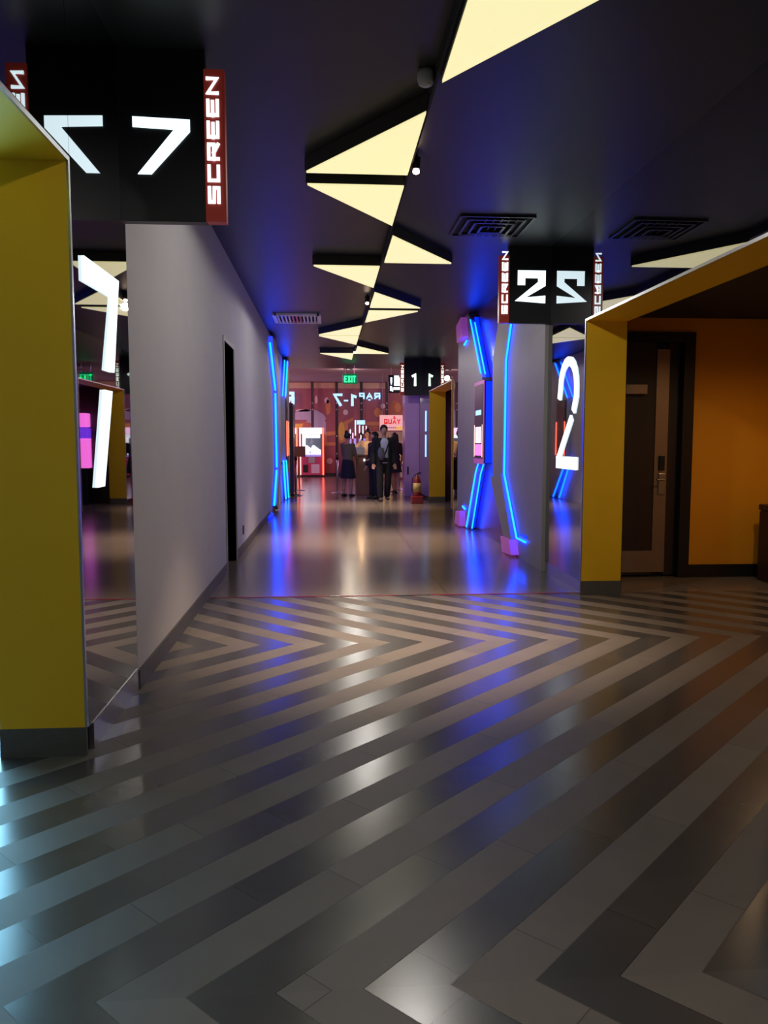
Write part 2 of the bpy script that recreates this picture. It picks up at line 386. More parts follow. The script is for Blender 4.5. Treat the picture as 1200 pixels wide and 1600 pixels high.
# ------------------------------------------------------------------ yellow portals
def portal(side, y0, y1, label, ztop=2.50, xw=None):
    """side -1 left, +1 right; jambs at y0 and y1, soffit between"""
    xw = xw or (XL if side < 0 else XR - .02)
    s = side; th = .02
    t = thing('door_portal', label, 'doorway', (xw, (y0 + y1) / 2, 0))
    yc = (y0 + y1) / 2
    def b(nm, a0, a1, yy0, yy1, z0, z1, m, par=t):
        xa, xb = sorted((a0 * s, a1 * s))
        return link(nm, bx(xa, xb, yy0 - yc, yy1 - yc, z0, z1), m, par)
    for ya, yb in ((y0 - th, y0), (y1, y1 + th)):
        j = b('jamb', 0.008, .37, ya, yb, .13, ztop + th, M['yellow'])
        b('plinth', 0.004, .372, ya - .002, yb + .002, 0, .13, M['skirting'])
        b('metal_edge', -.002, .008, ya, yb, .13, ztop + th, M['steel'])
    b('lintel', 0.008, .37, y0, y1, ztop, ztop + th, M['yellow'])
    b('metal_edge', -.002, .008, y0, y1, ztop, ztop + th, M['steel'])
    return t
portal(-1, 0.29, 3.46, 'large yellow doorway frame in the left wall beside the tall lit 7', 2.535)
portal(1, 3.68, 6.88, 'yellow doorway frame in the right wall in front of the screen 2 sign', 2.43, 2.264)
portal(1, 14.6, 17.8, 'small far yellow doorway frame under the screen 1 sign')

# ------------------------------------------------------------------ doors
# left corridor door, in its recess
t = struct('door_1', bx(XL - .20, XL - .16, 8.36, 9.22, 0, 2.42), M['black'])
bm = bmesh.new()
box(bm, XL - .2, XL + .012, 8.31, 8.36, 0, 2.47); box(bm, XL - .2, XL + .012, 9.22, 9.27, 0, 2.47); box(bm, XL - .2, XL + .012, 8.36, 9.22, 2.42, 2.47)
link('door_frame', bm, M['grey_panel'], t)
bm = bmesh.new(); tube(bm, [(XL - .16, 9.1, 1.02), (XL - .10, 9.1, 1.02), (XL - .10, 8.98, 1.02)], .011); link('door_handle', bm, M['black_matte'], t)
# screen 2 door
d = struct('door_2', bx(2.90, 3.30, 7.80, 7.85, 0.02, 2.36), M['door'])
link('door_leaf', bx(3.43, 3.6, 7.81, 7.86, .02, 2.36), M['door'], d)
bm = bmesh.new(); box(bm, 3.55, 3.66, 7.72, 7.86, 0, 2.46); box(bm, 2.80, 2.90, 7.72, 7.86, 0, 2.46); box(bm, 2.9, 3.55, 7.72, 7.86, 2.36, 2.46)
link('door_frame', bm, M['black'], d)
link('edge_plate', bx(3.30, 3.43, 7.79, 7.845, .27, 2.30), M['bronze'], d)
link('kick_plate', bx(2.92, 3.43, 7.785, 7.80, .05, .27), M['bronze'], d)
link('closer_cover', bx(2.90, 3.19, 7.74, 7.80, 1.85, 1.95, bev=.006), M['bronze'], d)
h = link('lock_plate', bx(3.345, 3.41, 7.77, 7.79, .85, 1.06, bev=.004), M['steel'], d)
link('card_reader', bx(3.345, 3.40, 7.765, 7.79, 1.09, 1.24, bev=.004), M['black'], d)
bm = bmesh.new(); tube(bm, [(3.38, 7.77, 1.0), (3.38, 7.72, 1.0), (3.30, 7.715, 1.0)], .011); link('door_handle', bm, M['steel'], d)
# bin beside the screen 2 alcove wall
t = thing('waste_bin', 'dark waste bin standing against the orange wall at the right edge', 'bin', (4.5, 7.4, 0))
link('bin_body', bx(-.2, .2, -.18, .18, 0, .70, bev=.02), M['bin'], t)
link('bin_lid', bx(-.205, .205, -.185, .185, .70, .76, bev=.012), M['black'], t)
link('pedal', bx(-.05, .05, -.23, -.18, .02, .04), M['steel'], t)
link('notice_strip', bx(-.06, .0, -.19, -.18, .06, .30), M['white_plastic'], t)

# ------------------------------------------------------------------ screen signs
def screen_sign(side, y, z0, glyph, label, zt=ZC, m=None):
    m = m or M['letter']
    xw = XL if side < 0 else XR
    W_ = 0.545
    t = thing('screen_sign', label, 'sign', (xw, y, z0), 0, None)
    H_ = zt - z0
    if side < 0: x0, x1, rx0, rx1 = 0, W_ - .10, W_ - .105, W_ - .012; nx = .075
    else: x0, x1, rx0, rx1 = -W_ + .10, 0, -W_ + .012, -W_ + .105; nx = -W_ + .21
    link('sign_body', bx(x0, x1, 0, .06, 0, H_), M['black'], t)
    r = link('red_panel', bx(rx0, rx1, -.015, .05, 0, H_ - .10 if zt == ZC else H_), M['red_box'], t)
    e0 = (rx1, rx1 + .012) if side < 0 else (rx0 - .012, rx0)
    link('edge_strip', bx(*e0, -.012, .05, 0, H_ - .1), M['red_box'], t)
    bm = bmesh.new(); mid = (rx0 + rx1) / 2
    letters(bm, 'SCREEN', (mid + .03, -.017, .09), (0, 0, 1), (-1, 0, 0), (0, -1, 0), .63, .064, .0165, gap=.24, d=.006)
    link('screen_lettering', bm, m, r)
    bm = bmesh.new()
    zc = .235
    if glyph == '7':
        prism(bm, [(x * .29, z * .285) for x, z in ((0, 1), (1, .97), (1, .76), (.31, 0), (.07, 0), (.72, .79), (0, .82))], (nx, -.001, zc), (1, 0, 0), (0, 0, 1), (0, -1, 0), .006)
    elif glyph == '2':
        letters(bm, '2', (nx - .025, -.001, zc - .03), (1, 0, 0), (0, 0, 1), (0, -1, 0),   .30, .33, .078, d=.006)
    else:
        letters(bm, '1', (nx + .06, -.001, zc - .01), (1, 0, 0), (0, 0, 1), (0, -1, 0), .17, .30, .06, d=.006)
    link('numeral', bm, m, t)
    return t
screen_sign(-1, 4.30, 2.52, '7', 'projecting black and red sign reading SCREEN 7 above the left grey wall')
screen_sign(1, 8.20, 2.60, '2', 'projecting black and red sign reading SCREEN 2 above the right grey wall')
screen_sign(1, 19.3, 2.50, '1', 'small far projecting sign reading SCREEN 1 above the far yellow doorway', m=M['letter_dim'])

# tall lit numerals on the mirrors
bm = bmesh.new()
for q in ([(3.60, 2.185), (3.60, 2.078), (4.06, 2.088), (4.18, 2.19)], [(4.06, 2.088), (4.18, 2.19), (4.045, 1.72), (3.91, 1.72)], [(3.868, 1.625), (4.00, 1.625), (3.815, 1.17), (3.70, 1.17)]):
    prism(bm, q, (XL + .001, 0, 0), (0, 1, 0), (0, 0, 1), (1, 0, 0), .012)
tag(link('lit_numeral', bm, M['letter'], None), 'tall lit white numeral 7 on the left smoked mirror', 'numeral')
bm = bmesh.new(); xf = xform((XR - .001, 0, 0), (0, 1, 0), (0, 0, 1), (-1, 0, 0))
arc = [(7.80 - .0, 1.84)] + [(7.53 + .255 * math.cos(a), 1.89 + .26 * math.sin(a)) for a in [PI * k / 10 for k in range(0, 11)]] + [(7.275, 1.80), (7.33, 1.70)]
stroke(bm, arc, .085, xf, .012)
stroke(bm, [(7.43, 1.58), (7.80, 1.22)], .075, xf, .012)
prism(bm, [(7.86, 1.235), (7.86, 1.115), (7.22, 1.115), (7.22, 1.235)], (XR - .001, 0, 0), (0, 1, 0), (0, 0, 1), (-1, 0, 0), .012)
tag(link('lit_numeral', bm, M['letter']), 'tall lit white numeral 2 on the right smoked mirror', 'numeral')
bm = bmesh.new()
for z0, z1 in ((1.62, 2.10), (1.02, 1.54)): prism(bm, [(18.5, z0), (18.62, z0), (18.62, z1), (18.5, z1)], (XR - .001, 0, 0), (0, 1, 0), (0, 0, 1), (-1, 0, 0), .012)
tag(link('lit_numeral', bm, M['blue_letter']), 'tall pale blue numeral 1 on the mirror behind the fire extinguisher', 'numeral')

# ------------------------------------------------------------------ ceiling triangle lamps
def tri_lamp(side, yt, yp, label, w=.745):
    """side: -1 points left, +1 right; yp is the side that carries the short leg"""
    t = thing('triangle_lamp', label, 'ceiling lamp', (.60, (yt + yp) / 2, ZC), 0, 'triangular ceiling lightboxes')
    a, b = yt - (yt + yp) / 2, yp - (yt + yp) / 2
    P = [(0.012 * side, a), (0.012 * side, b), (w * side, b)]
    link('lamp_housing', pr(P, (0, 0, -.10), (1, 0, 0), (0, 1, 0), (0, 0, 1), .097), M['tri_side'], t)
    c = (sum(p[0] for p in P) / 3, sum(p[1] for p in P) / 3)
    Q = [(p[0] + (c[0] - p[0]) * .025, p[1] + (c[1] - p[1]) * .025) for p in P]
    link('diffuser', pr(Q, (0, 0, -.115), (1, 0, 0), (0, 1, 0), (0, 0, 1), .015), M['tri'], t)
    return t
TR = [(1, 4.34, 3.25, 'large pale yellow triangle ceiling lamp cut off by the top edge'),
      (-1, 4.70, 5.79, 'pale yellow triangle ceiling lamp left of the track, nearest of the left ones'),
      (-1, 7.13, 6.04, 'triangle ceiling lamp left of the track, just beyond the nearest left one'),
      (1, 7.46, 8.56, 'triangle ceiling lamp pointing right, beside the square air grille'),
      (-1, 9.95, 8.75, 'single triangle ceiling lamp pointing left in the middle of the row'),
      (1, 10.24, 11.40, 'upper triangle ceiling lamp of the pair pointing right'),
      (1, 12.80, 11.66, 'lower triangle ceiling lamp of the pair pointing right'),
      (-1, 13.16, 14.33, 'upper triangle ceiling lamp of the small far pair pointing left'),
      (-1, 15.70, 14.45, 'lower triangle ceiling lamp of the small far pair pointing left'),
      (1, 15.97, 17.28, 'farthest triangle ceiling lamp pointing right'),
      (-1, 18.55, 17.28, 'farthest triangle ceiling lamp pointing left')]
for s, a, b, lb in TR: tri_lamp(s, a, b, lb)
tag(link('ceiling_track', bx(.592, .608, 3.0, 18.8, ZC - .07, ZC), M['black_matte']), 'thin black ceiling track joining the triangle lamps', 'track')

def light(name, kind, loc, energy, col, size=.1, rot=None, spot=None, parent=None, blend=.8, sy=None):
    l = bpy.data.lights.new(name, kind); l.energy = energy; l.color = col
    if kind == 'AREA':
        l.size = size
        if sy: l.shape = 'RECTANGLE'; l.size_y = sy
    else: l.shadow_soft_size = size
    if kind == 'SPOT': l.spot_size = math.radians(spot); l.spot_blend = blend
    o = bpy.data.objects.new(name, l); COL.objects.link(o); o.location = loc
    if rot: o.rotation_euler = rot
    if parent: o.parent = parent
    return o
DL = [(.60, 5.70, 'glowing downlight hanging beside the nearest left triangle lamp'), (.60, 11.02, 'small glowing downlight beside the pair of right triangle lamps'),
      (.635, 17.0, 'tiny glowing downlight above the green EXIT sign'), (.6, .6, 'unseen downlight added above the near floor'), (.6, -4.5, 'unseen downlight added behind the viewpoint')]  # the last two are added for light, out of frame
for i, (x, y, lb) in enumerate(DL):
    t = thing('downlight', lb, 'spotlight', (x + (.035 if i == 0 else -.04 if i else 0), y, ZC), 0, 'downlights on the ceiling track')
    bm = bmesh.new(); lathe(bm, [(.028, -.10), (.032, -.02), (.014, -.015), (.010, 0)], seg=16); link('lamp_can', bm, M['black'], t)
    bm = bmesh.new(); ball(bm, (0, 0, -.115), (.024, .024, .018)); link('bulb', bm, M['lamp'], t, smooth=True)
    light('downlight_beam', 'SPOT', (0, 0, -.15), L_DOWN * (1 if i < 3 else .10), (1.0, .74, .52), .03, (0, 0, 0), 70, t, blend=1.0)
    light('wall_fill_spot', 'SPOT', (0, 0, -.20), L_WASH * (1.7 if i == 4 else 1.0), (1.0, .95, .89), .05, (0, 0, 0), 179, t, blend=.12)  # wide fill added beside each beam to brighten the walls

# smoke detector
t = thing('smoke_detector', 'round grey detector on the ceiling near the large triangle lamp', 'smoke detector', (.545, 4.44, ZC))
bm = bmesh.new(); lathe(bm, [(.02, -.085), (.038, -.075), (.046, -.05), (.046, -.02), (.04, 0)], seg=24); link('detector_body', bm, M['detector'], t, smooth=True)
bm = bmesh.new(); ball(bm, (.012, -.02, -.085), (.014, .014, .010)); link('sensor_dome', bm, M['white_plastic'], t, smooth=True)
# square air grille on the right
t = thing('ceiling_grille', 'black square air diffuser in the ceiling above the screen 2 sign', 'vent', (1.53, 7.45, ZC))
for k in range(4):
    a = .33 - k * .075; bm = bmesh.new()
    for s in (-1, 1):
        box(bm, -a, a, s * a - .012, s * a + .012, -.02 - .008 * k, 0); box(bm, s * a - .012, s * a + .012, -a, a, -.02 - .008 * k, 0)
    link('grille_ring', bm, M['black'], t)
link('grille_back', bx(-.33, .33, -.33, .33, -.005, 0), M['black_matte'], t)
for k in range(6): link('grille_slat', bx(-.10 + k * .07, -.09 + k * .07, -.3, .3, -.03, -.006), M['black'], t)
# linear vent on the left
t = thing('ceiling_vent', 'slotted rectangular air vent lit blue, its red light painted on the slats, in the left of the ceiling', 'vent', (-.465, 13.1, ZC))
bm = bmesh.new()
for s in (-1, 1): box(bm, -.35, .35, s * .40 - .03, s * .40 + .03, -.035, 0); box(bm, s * .35 - .03, s * .35 + .03, -.43, .43, -.035, 0)
link('vent_frame', bm, M['vent_white'], t)
for k in range(11): link('vent_slat', bx(-.31 + k * .058, -.285 + k * .058, -.37, .37, -.03, -.004), M['vent_red_light'] if 3 < k < 7 else M['vent_white'], t)  # middle slats carry the red light as paint
link('vent_back', bx(-.33, .33, -.38, .38, -.003, 0), M['black_matte'], t)

# ------------------------------------------------------------------ neon feature, right wall
# grey cladding, front faces at XR-.05; slabs stand a little further out
YZ = dict(u=(0, 1, 0), v=(0, 0, 1))
def wall_plate(name, pts, x, side, d, m, parent=None):
    return link(name, pr(pts, (x, 0, 0), (0, 1, 0), (0, 0, 1), (side, 0, 0), d), m, parent)
def neon(parent, pts, x, r=.012, name='neon_tube', m=None):
    return link(name, tb([(x, p[0], p[1]) for p in pts], r, seg=10), m or M['neon'], parent, smooth=True)
t = thing('light_wall_feature', 'grey wall panels on the right with blue neon lines, pink blocks and a glossy recess', 'wall panel', (0, 0, 0))
near_edge = [(9.55, ZC), (9.63, 2.95), (9.95, 2.40), (9.97, .97), (9.24, .24)]
wall_plate('grey_panel', [(8.25, 0), (9.4, 0), (9.24, .24), (9.97, .97), (9.95, 2.40), (9.63, 2.95), (9.55, ZC), (8.25, ZC)], XR + .02, -1, .06, M['grey_panel'], t)
wall_plate('grey_slab', [(9.35, .20), (9.99, .97), (10.62, .90), (9.75, .18)], XR + .02, -1, .13, M['grey_panel'], t)
wall_plate('grey_slab', [(9.99, .97), (9.97, 2.40), (10.68, 2.50), (10.60, .92)], XR + .02, -1, .10, M['grey_panel'], t)
wall_plate('grey_slab', [(9.97, 2.40), (9.65, 2.95), (9.57, ZC), (10.25, ZC), (10.35, 2.95), (10.68, 2.50)], XR + .02, -1, .10, M['grey_panel'], t)
wall_plate('pink_block', [(9.22, .03), (9.35, .20), (9.80, .19), (9.70, .0)], XR + .02, -1, .16, M['pink_block'], t)
neon(t, [(9.55, ZC - .02), (9.63, 2.95), (9.96, 2.40), (9.98, .97), (9.27, .23), (8.85, .23)], XR - .062)
wall_plate('glow_strip', [(8.85, .27), (9.3, .27), (9.3, .30), (8.85, .30)], XR - .04, -1, .006, M['neon_glow'], t)  # halo beside the neon foot, made as a glowing strip
wall_plate('gloss_panel', [(9.6, 0), (12.4, 0), (12.4, ZC), (9.6, ZC)], XR + .02, -1, .01, M['maroon_glass'], t)
far_pts = [(12.35, 0.0), (11.60, .95), (11.30, 2.30), (12.25, 3.25), (12.5, ZC), (13.4, ZC), (13.4, 0)]
wall_plate('grey_panel', far_pts, XR + .02, -1, .12, M['grey_panel'], t)
neon(t, [(12.20, 3.24), (11.32, 2.36)], XR - .118, .011); neon(t, [(12.08, 3.18), (11.24, 2.34)], XR - .07, .011)
neon(t, [(11.35, 1.12), (11.64, .92), (12.38, .03)], XR - .118, .011); neon(t, [(11.2, 1.12), (11.50, .90), (12.15, .03)], XR - .07, .011)
for (a, b) in (((10.64, .95), (10.72, 2.48)),):
    wall_plate('glow_strip', [(10.69, .95), (10.73, .95), (10.73, 2.46), (10.69, 2.46)], XR - .0, -1, .07, M['neon_glow'], t)  # blue light on the recess edge, made as a glowing strip
wall_plate('glow_strip', [(11.27, 2.3), (11.30, 2.3), (12.22, 3.28), (12.18, 3.28)], XR + .0, -1, .05, M['neon_glow'], t)  # this and the next: neon halo built as glowing strips
wall_plate('glow_strip', [(11.58, .95), (11.62, .93), (12.33, .03), (12.28, .03)], XR + .0, -1, .05, M['neon_glow'], t)
wall_plate('pink_block', [(12.45, 3.02), (12.95, 2.98), (13.05, 3.26), (12.6, 3.34)], XR - .10, -1, .10, M['pink_block'], t)
wall_plate('pink_block', [(12.55, .02), (13.05, -.0 + .02), (12.95, .24), (12.6, .26)], XR - .10, -1, .10, M['pink_block'], t)
neon(t, [(12.5, 2.96), (12.7, 2.92)], XR - .12, .014); neon(t, [(12.52, .30), (12.72, .33)], XR - .12, .014)
# display in the recess
t = thing('wall_display', 'upright lit poster display in the blue recess on the right wall', 'screen', (XR, 11.37, 1.64))
link('display_case', bx(-.12, 0, -.35, .35, -.57, .59, bev=.008), M['black'], t)
link('display_bezel', bx(-.13, -.12, -.36, .36, -.58, .60), M['pink_block'], t)
link('glow_strip', bx(-.10, -.01, -.365, -.35, -.56, .58), M['neon_glow'], t)  # blue-lit side of the case, put in as a glowing panel
scr = link('display_screen', bx(-.136, -.13, -.31, .31, -.50, .55), M['black'], t)
for nm, y0, y1, z0, z1, m in (('poster_glow', -.24, .22, -.46, -.30, 'magenta_lit'), ('poster_glow', -.2, .2, -.28, -.05, 'machine_lit'), ('poster_glow', -.12, .05, -.22, -.06, 'grey_art'), ('poster_title', -.2, .2, .12, .19, 'blue_letter')):
    link(nm, bx(-.140, -.136, y0, y1, z0, z1), M[m], scr)
link('display_trim', bx(-.139, -.133, -.30, -.28, -.48, -.02), M['pink_neon'], t); link('display_trim', bx(-.139, -.133, .28, .30, -.48, -.02), M['pink_neon'], t)

# ------------------------------------------------------------------ neon feature, left wall
t = thing('light_wall_feature', 'narrow blue neon wall feature with grey slabs on the left wall before the lobby', 'wall panel', (0, 0, 0))
wall_plate('grey_slab', [(14.75, 3.30), (16.1, 2.40), (16.25, .85), (15.3, .16), (16.0, .02), (17.1, .85), (17.0, 2.42), (15.9, 3.34)], XL, 1, .08, M['grey_panel'], t)
neon(t, [(14.65, 3.16), (16.0, 2.40)], XL + .04, .018); neon(t, [(16.0, 2.34), (16.15, .86)], XL + .04, .018); neon(t, [(16.1, .80), (15.25, .16)], XL + .04, .018)
wall_plate('glow_strip', [(14.5, 3.16), (14.65, 3.16), (15.95, 2.40), (16.1, .80), (15.2, .14), (15.05, .14), (15.98, .8), (15.8, 2.38)], XL, 1, .012, M['neon_glow'], t)  # glowing plate for the halo behind the tubes
wall_plate('grey_slab', [(19.3, 3.34), (18.2, 2.40), (18.2, .95), (19.3, .02), (20.2, .02), (20.2, 3.34)], XL, 1, .12, M['grey_panel'], t)
neon(t, [(19.2, 3.28), (18.15, 2.40)], XL + .13, .016); neon(t, [(18.15, .95), (19.15, .03)], XL + .13, .016)
neon(t, [(18.9, 3.28), (17.9, 2.40)], XL + .08, .012); neon(t, [(17.95, .95), (18.8, .03)], XL + .08, .02)
wall_plate('glow_strip', [(17.2, .9), (17.28, .9), (17.28, 2.5), (17.2, 2.5)], XL, 1, .05, M['neon_glow'], t)  # blue glow in the recess, built as a strip
wall_plate('foot_lamp', [(14.0, .01), (14.9, .01), (14.9, .05), (14.0, .05)], XL + .0, 1, .05, M['neon_glow'], t)
t = thing('wall_display', 'thin red-lit display seen edge-on on the left wall', 'screen', (XL, 18.6, 1.6))
link('display_case', bx(0, .14, -.36, .36, -.75, .75, bev=.01), M['black'], t)
link('display_screen', bx(.14, .146, -.31, .31, -.7, .7), M['maroon_glass'], t)
link('red_strip', bx(.14, .16, -.35, -.33, -.55, .25), M['red_neon'], t)
link('red_strip', bx(.14, .16, .33, .35, -.55, .25), M['red_neon'], t)
t = thing('notice_board', 'tall black board on the left wall at the corridor end', 'board', (XL + .12, 20.9, 0))
link('board_panel', bx(0, .08, -.7, .7, .04, 2.35, bev=.01), M['black'], t)
link('board_face', bx(.08, .086, -.64, .64, .12, 2.28), M['maroon_glass'], t)
tag(link('wall_socket', bx(XL, XL + .012, 9.93, 10.02, .22, .33, bev=.003), M['socket']), 'small dark socket low on the left grey wall past the door', 'socket')

# lit screen in the alcove of portal 7
t = thing('lit_screen', 'bright cyan light panel behind the left yellow doorway', 'light panel', (-2.55, 4.66, 0))
link('screen_frame', bx(-1.12, 1.12, -.05, 0, .0, 1.9), M['white_plastic'], t)
link('screen_face', bx(-1.09, 1.09, -.056, -.05, .03, 1.86), M['cyan'], t)

# fill lamp added to light the orange alcove, out of view
def alcove_fill_lamp(x, y, z, e, c, lb):
    t = thing('downlight', lb, 'spotlight', (x, y, z))
    bm = bmesh.new(); lathe(bm, [(.03, -.05), (.05, -.04), (.05, 0)], seg=20); link('lamp_can', bm, M['black'], t)
    light('downlight_beam', 'SPOT', (0, 0, -.08), e, c, .05, (0, 0, 0), 160, t)
alcove_fill_lamp(3.9, 6.2, 2.6, L_ALCOVE, (1.0, .62, .3), 'unseen fill lamp added in the orange alcove ceiling')
# magenta kiosk in the alcove of portal 1 (seen in the left mirror)
t = thing('promotion_kiosk', 'magenta-lit kiosk in the alcove behind the far yellow doorway', 'kiosk', (3.42, 17.9, 0))
link('kiosk_base', bx(-.3, .3, -.15, .2, 0, .8, bev=.02), M['black'], t)
link('kiosk_header', bx(-.3, .3, -.15, .2, 1.7, 2.0, bev=.02), M['magenta_lit'], t)
link('kiosk_screen', bx(-.3, .3, -.12, .2, 1.45, 1.68), M['violet_lit'], t)
link('kiosk_post', bx(-.3, -.1, -.1, .2, .8, 1.45), M['magenta_lit'], t); link('kiosk_post', bx(.05, .3, -.1, .2, .8, 1.45), M['black'], t)

# ------------------------------------------------------------------ far end of the corridor
t = thing('clad_column', 'glossy lavender column beside the fire extinguisher', 'column', (2.13, 20.15, 0))
link('column_shaft', bx(-.18, .19, -.3, .3, .0, 3.37, bev=.01), M['lavender'], t)
link('switch_plate', bx(-.12, -.08, -.31, -.3, .55, .75), M['black'], t)
# exit sign
t = thing('exit_sign', 'green lit EXIT sign hanging from the ceiling', 'sign', (.61, 21, 3.03))
link('sign_box', bx(-.19, .19, -.03, .03, -.14, .12, bev=.006), M['green_sign'], t)
bm = bmesh.new(); letters(bm, 'EXIT', (-.155, -.031, -.10), (1, 0, 0), (0, 0, 1), (0, -1, 0), .31, .17, .034, gap=.2, d=.006); link('exit_lettering', bm, M['green_letter'], t)
for q in (-.12, .12): link('hanger', tb([(q, 0, .12), (q, 0, ZC - 3.03)], .006), M['steel'], t)
# toilet sign
t = thing('direction_sign', 'black hanging sign with white pictograms left of the SCREEN 1 sign', 'sign', (1.93, 21.4, 2.92))
link('sign_box', bx(-.28, .28, -.04, .04, -.24, .24, bev=.006), M['black'], t)
bm = bmesh.new(); f = xform((0, -.041, 0), (1, 0, 0), (0, 0, 1), (0, -1, 0))
stroke(bm, [(-.20, .06), (-.20, .15)], .05, f, .006); stroke(bm, [(-.20, .0), (-.20, .02)], .03, f, .006)
stroke(bm, [(-.21, -.16), (-.21, -.08)], .05, f, .006); stroke(bm, [(-.17, -.18), (-.19, -.10)], .04, f, .006)
link('pictogram', bm, M['letter'], t)
bm = bmesh.new(); stroke(bm, [(-.06, .02), (-.06, .16)], .13, f, .006); stroke(bm, [(.06, .0), (.06, .12)], .10, f, .006); stroke(bm, [(-.11, -.12), (.12, -.12)], .07, f, .006)
link('pictogram', bm, M['letter'], t)
for q in (-.2, .2): link('hanger', tb([(q, 0, .24), (q, 0, ZC - 2.92)], .006), M['steel'], t)
# fire extinguisher
t = thing('fire_extinguisher', 'fire extinguisher with ochre label standing before the lavender column', 'fire extinguisher', (2.0, 17.55, 0))
link('stand_tray', bx(-.13, .13, -.12, .12, 0, .17, bev=.02), M['ext_red'], t)
bm = bmesh.new(); lathe(bm, [(.085, .17), (.092, .2), (.092, .48), (.07, .56), (.03, .60), (.028, .64)], seg=20); link('cylinder', bm, M['ext_red'], t, smooth=True)
bm = bmesh.new(); lathe(bm, [(.094, .26), (.094, .46)], seg=20); link('label_band', bm, M['ext_label'], t, smooth=True)
bm = bmesh.new(); tube(bm, [(0, 0, .64), (0, 0, .67), (.09, 0, .70)], .012); tube(bm, [(0, 0, .66), (.09, 0, .66)], .01); link('valve_handle', bm, M['black'], t)
bm = bmesh.new(); tube(bm, [(0, 0, .64), (-.07, -.02, .64), (-.11, -.03, .55), (-.115, -.03, .35), (-.11, -.03, .25)], .012); link('hose', bm, M['black'], t, smooth=True)

# posts of the glazing in front of the mural
for i, x in enumerate((-.57, .39, 1.37, 2.38)):
    t = thing('glazing_post', ['dark metal glazing post behind the claw machine', 'dark metal glazing post left of the ticket podium', 'dark metal glazing post behind the ticket podium', 'dark metal glazing post behind the QUAY counter board'][i],
              'post', (x, 31.7, 0), 0, 'glazing posts before the mural')
    link('post_shaft', bx(-.055, .055, -.03, .03, 0, 3.74), M['black'], t)
    bm = bmesh.new()
    for z in (2.9, 2.65, 1.6, .9): ball(bm, (0, -.035, z), (.03, .01, .03))
    link('glass_clamp', bm, M['steel'], t, smooth=True)
# mural motifs: plain generic snack shapes
t = thing('wall_mural', 'painted snack mural shapes on the maroon lobby wall', 'mural', (0, 31.99, 0))
def blob(cx, cz, rx, rz, k=18, a0=0, a1=2 * PI, j=0):
    return [(cx + rx * math.cos(a0 + (a1 - a0) * i / k) * (1 + j * math.sin(i * 2.3)), cz + rz * math.sin(a0 + (a1 - a0) * i / k) * (1 + j * math.sin(i * 1.7))) for i in range(k if a1 - a0 > 6 else k + 1)]
def motif(nm, pts, m, d=.012): link(nm, pr(pts, (0, 0, 0), (1, 0, 0), (0, 0, 1), (0, -1, 0), d), M[m], t)
motif('painted_hat', blob(-.75, 2.25, .72, .42, a1=PI), 'grey_art'); motif('painted_hat', blob(-.45, 1.98, .42, .5, j=.05), 'grey_art', .014)
motif('painted_hat', blob(-.95, 2.62, .30, .05), 'white_art')
motif('painted_bucket', [(-1.45, 2.1), (-.95, 2.1), (-1.0, 1.9), (-1.42, 1.9)], 'yellow_art', .018); motif('painted_bucket', [(-1.42, 1.9), (-.7, 1.88), (-.6, 2.1), (-.95, 2.2), (-1.05, 2.12)], 'brown_art', .016)
motif('painted_kernel', blob(.05, 2.75, .10, .30, j=.1), 'orange_art'); motif('painted_kernel', blob(.0, 3.02, .10, .12, j=.1), 'white_art')
motif('painted_kernel', blob(-.42, 3.05, .06, .16, j=.1), 'white_art')
motif('painted_ball', blob(.75, 2.55, .10, .11), 'white_art')
motif('painted_figure', [(.45, 1.5), (.55, 2.1), (.72, 2.2), (1.05, 2.35), (1.08, 2.25), (.85, 2.1), (.8, 1.4), (.5, 1.3)], 'orange_art')
motif('painted_figure', blob(.58, 1.8, .13, .38), 'yellow_art', .016)
motif('painted_frame', [(-.2, 1.75), (.35, 1.8), (.35, 1.65), (-.02, 1.6), (.0, 1.35), (.38, 1.35), (.38, 1.22), (-.12, 1.2)], 'orange_art')
motif('painted_straw', [(-.12, 1.95), (-.08, 1.95), (-.04, 1.65), (-.08, 1.65)], 'white_art', .02)
motif('painted_burger', blob(1.95, 2.1, .45, .08), 'orange_art'); motif('painted_burger', blob(1.98, 1.92, .42, .07), 'brown_art'); motif('painted_burger', blob(2.0, 1.7, .4, .1), 'orange_art')
motif('painted_kernel', blob(2.05, 2.55, .17, .18, j=.08), 'orange_art'); motif('painted_kernel', blob(2.25, 2.8, .1, .1, j=.1), 'white_art')
motif('painted_swirl', blob(2.75, 2.6, .28, .42, j=.1), 'brown_art'); motif('painted_swirl', blob(2.85, 2.75, .12, .2, j=.1), 'orange_art', .016)
motif('painted_ball', blob(.1, .85 - .25, .12, .12), 'white_art')
# reflection of the lobby lettering, built as reversed lit letters
t = thing('reflected_lettering', 'pale blue lit lettering built for the reversed reflection of RAP 1-7 on the glazing', 'lettering', (0, 31.62, 0))
for txt, x0, x1, z0, h, w in (('7', .25, .62, 2.78, .50, .11), ('-', .66, .86, 2.86, .3, .06), ('1', .86, 1.22, 2.78, .47, .11), ('P', 1.28, 1.50, 3.06, .25, .06), ('A.', 1.56, 1.82, 3.06, .25, .055), ('R', 1.88, 2.12, 3.06, .25, .06)):
    bm = bmesh.new(); letters(bm, txt, (x1, 0, z0), (-1, 0, 0), (0, 0, 1), (0, -1, 0), x1 - x0, h, w, d=.02); link('letter', bm, M['blue_letter'], t)
bm = bmesh.new(); letters(bm, 'R', (-1.27, 0, 2.84), (-1, 0, 0), (0, 0, 1), (0, -1, 0), .34, .5, .12, d=.02); link('letter', bm, M['blue_letter'], t)
t = thing('display_rack', 'dark rack with violet lit columns behind the ticket podium', 'rack', (1.2, 31.4, 0))
link('rack_frame', bx(-.35, .45, -.1, .1, 0, .95, bev=.01), M['podium'], t)
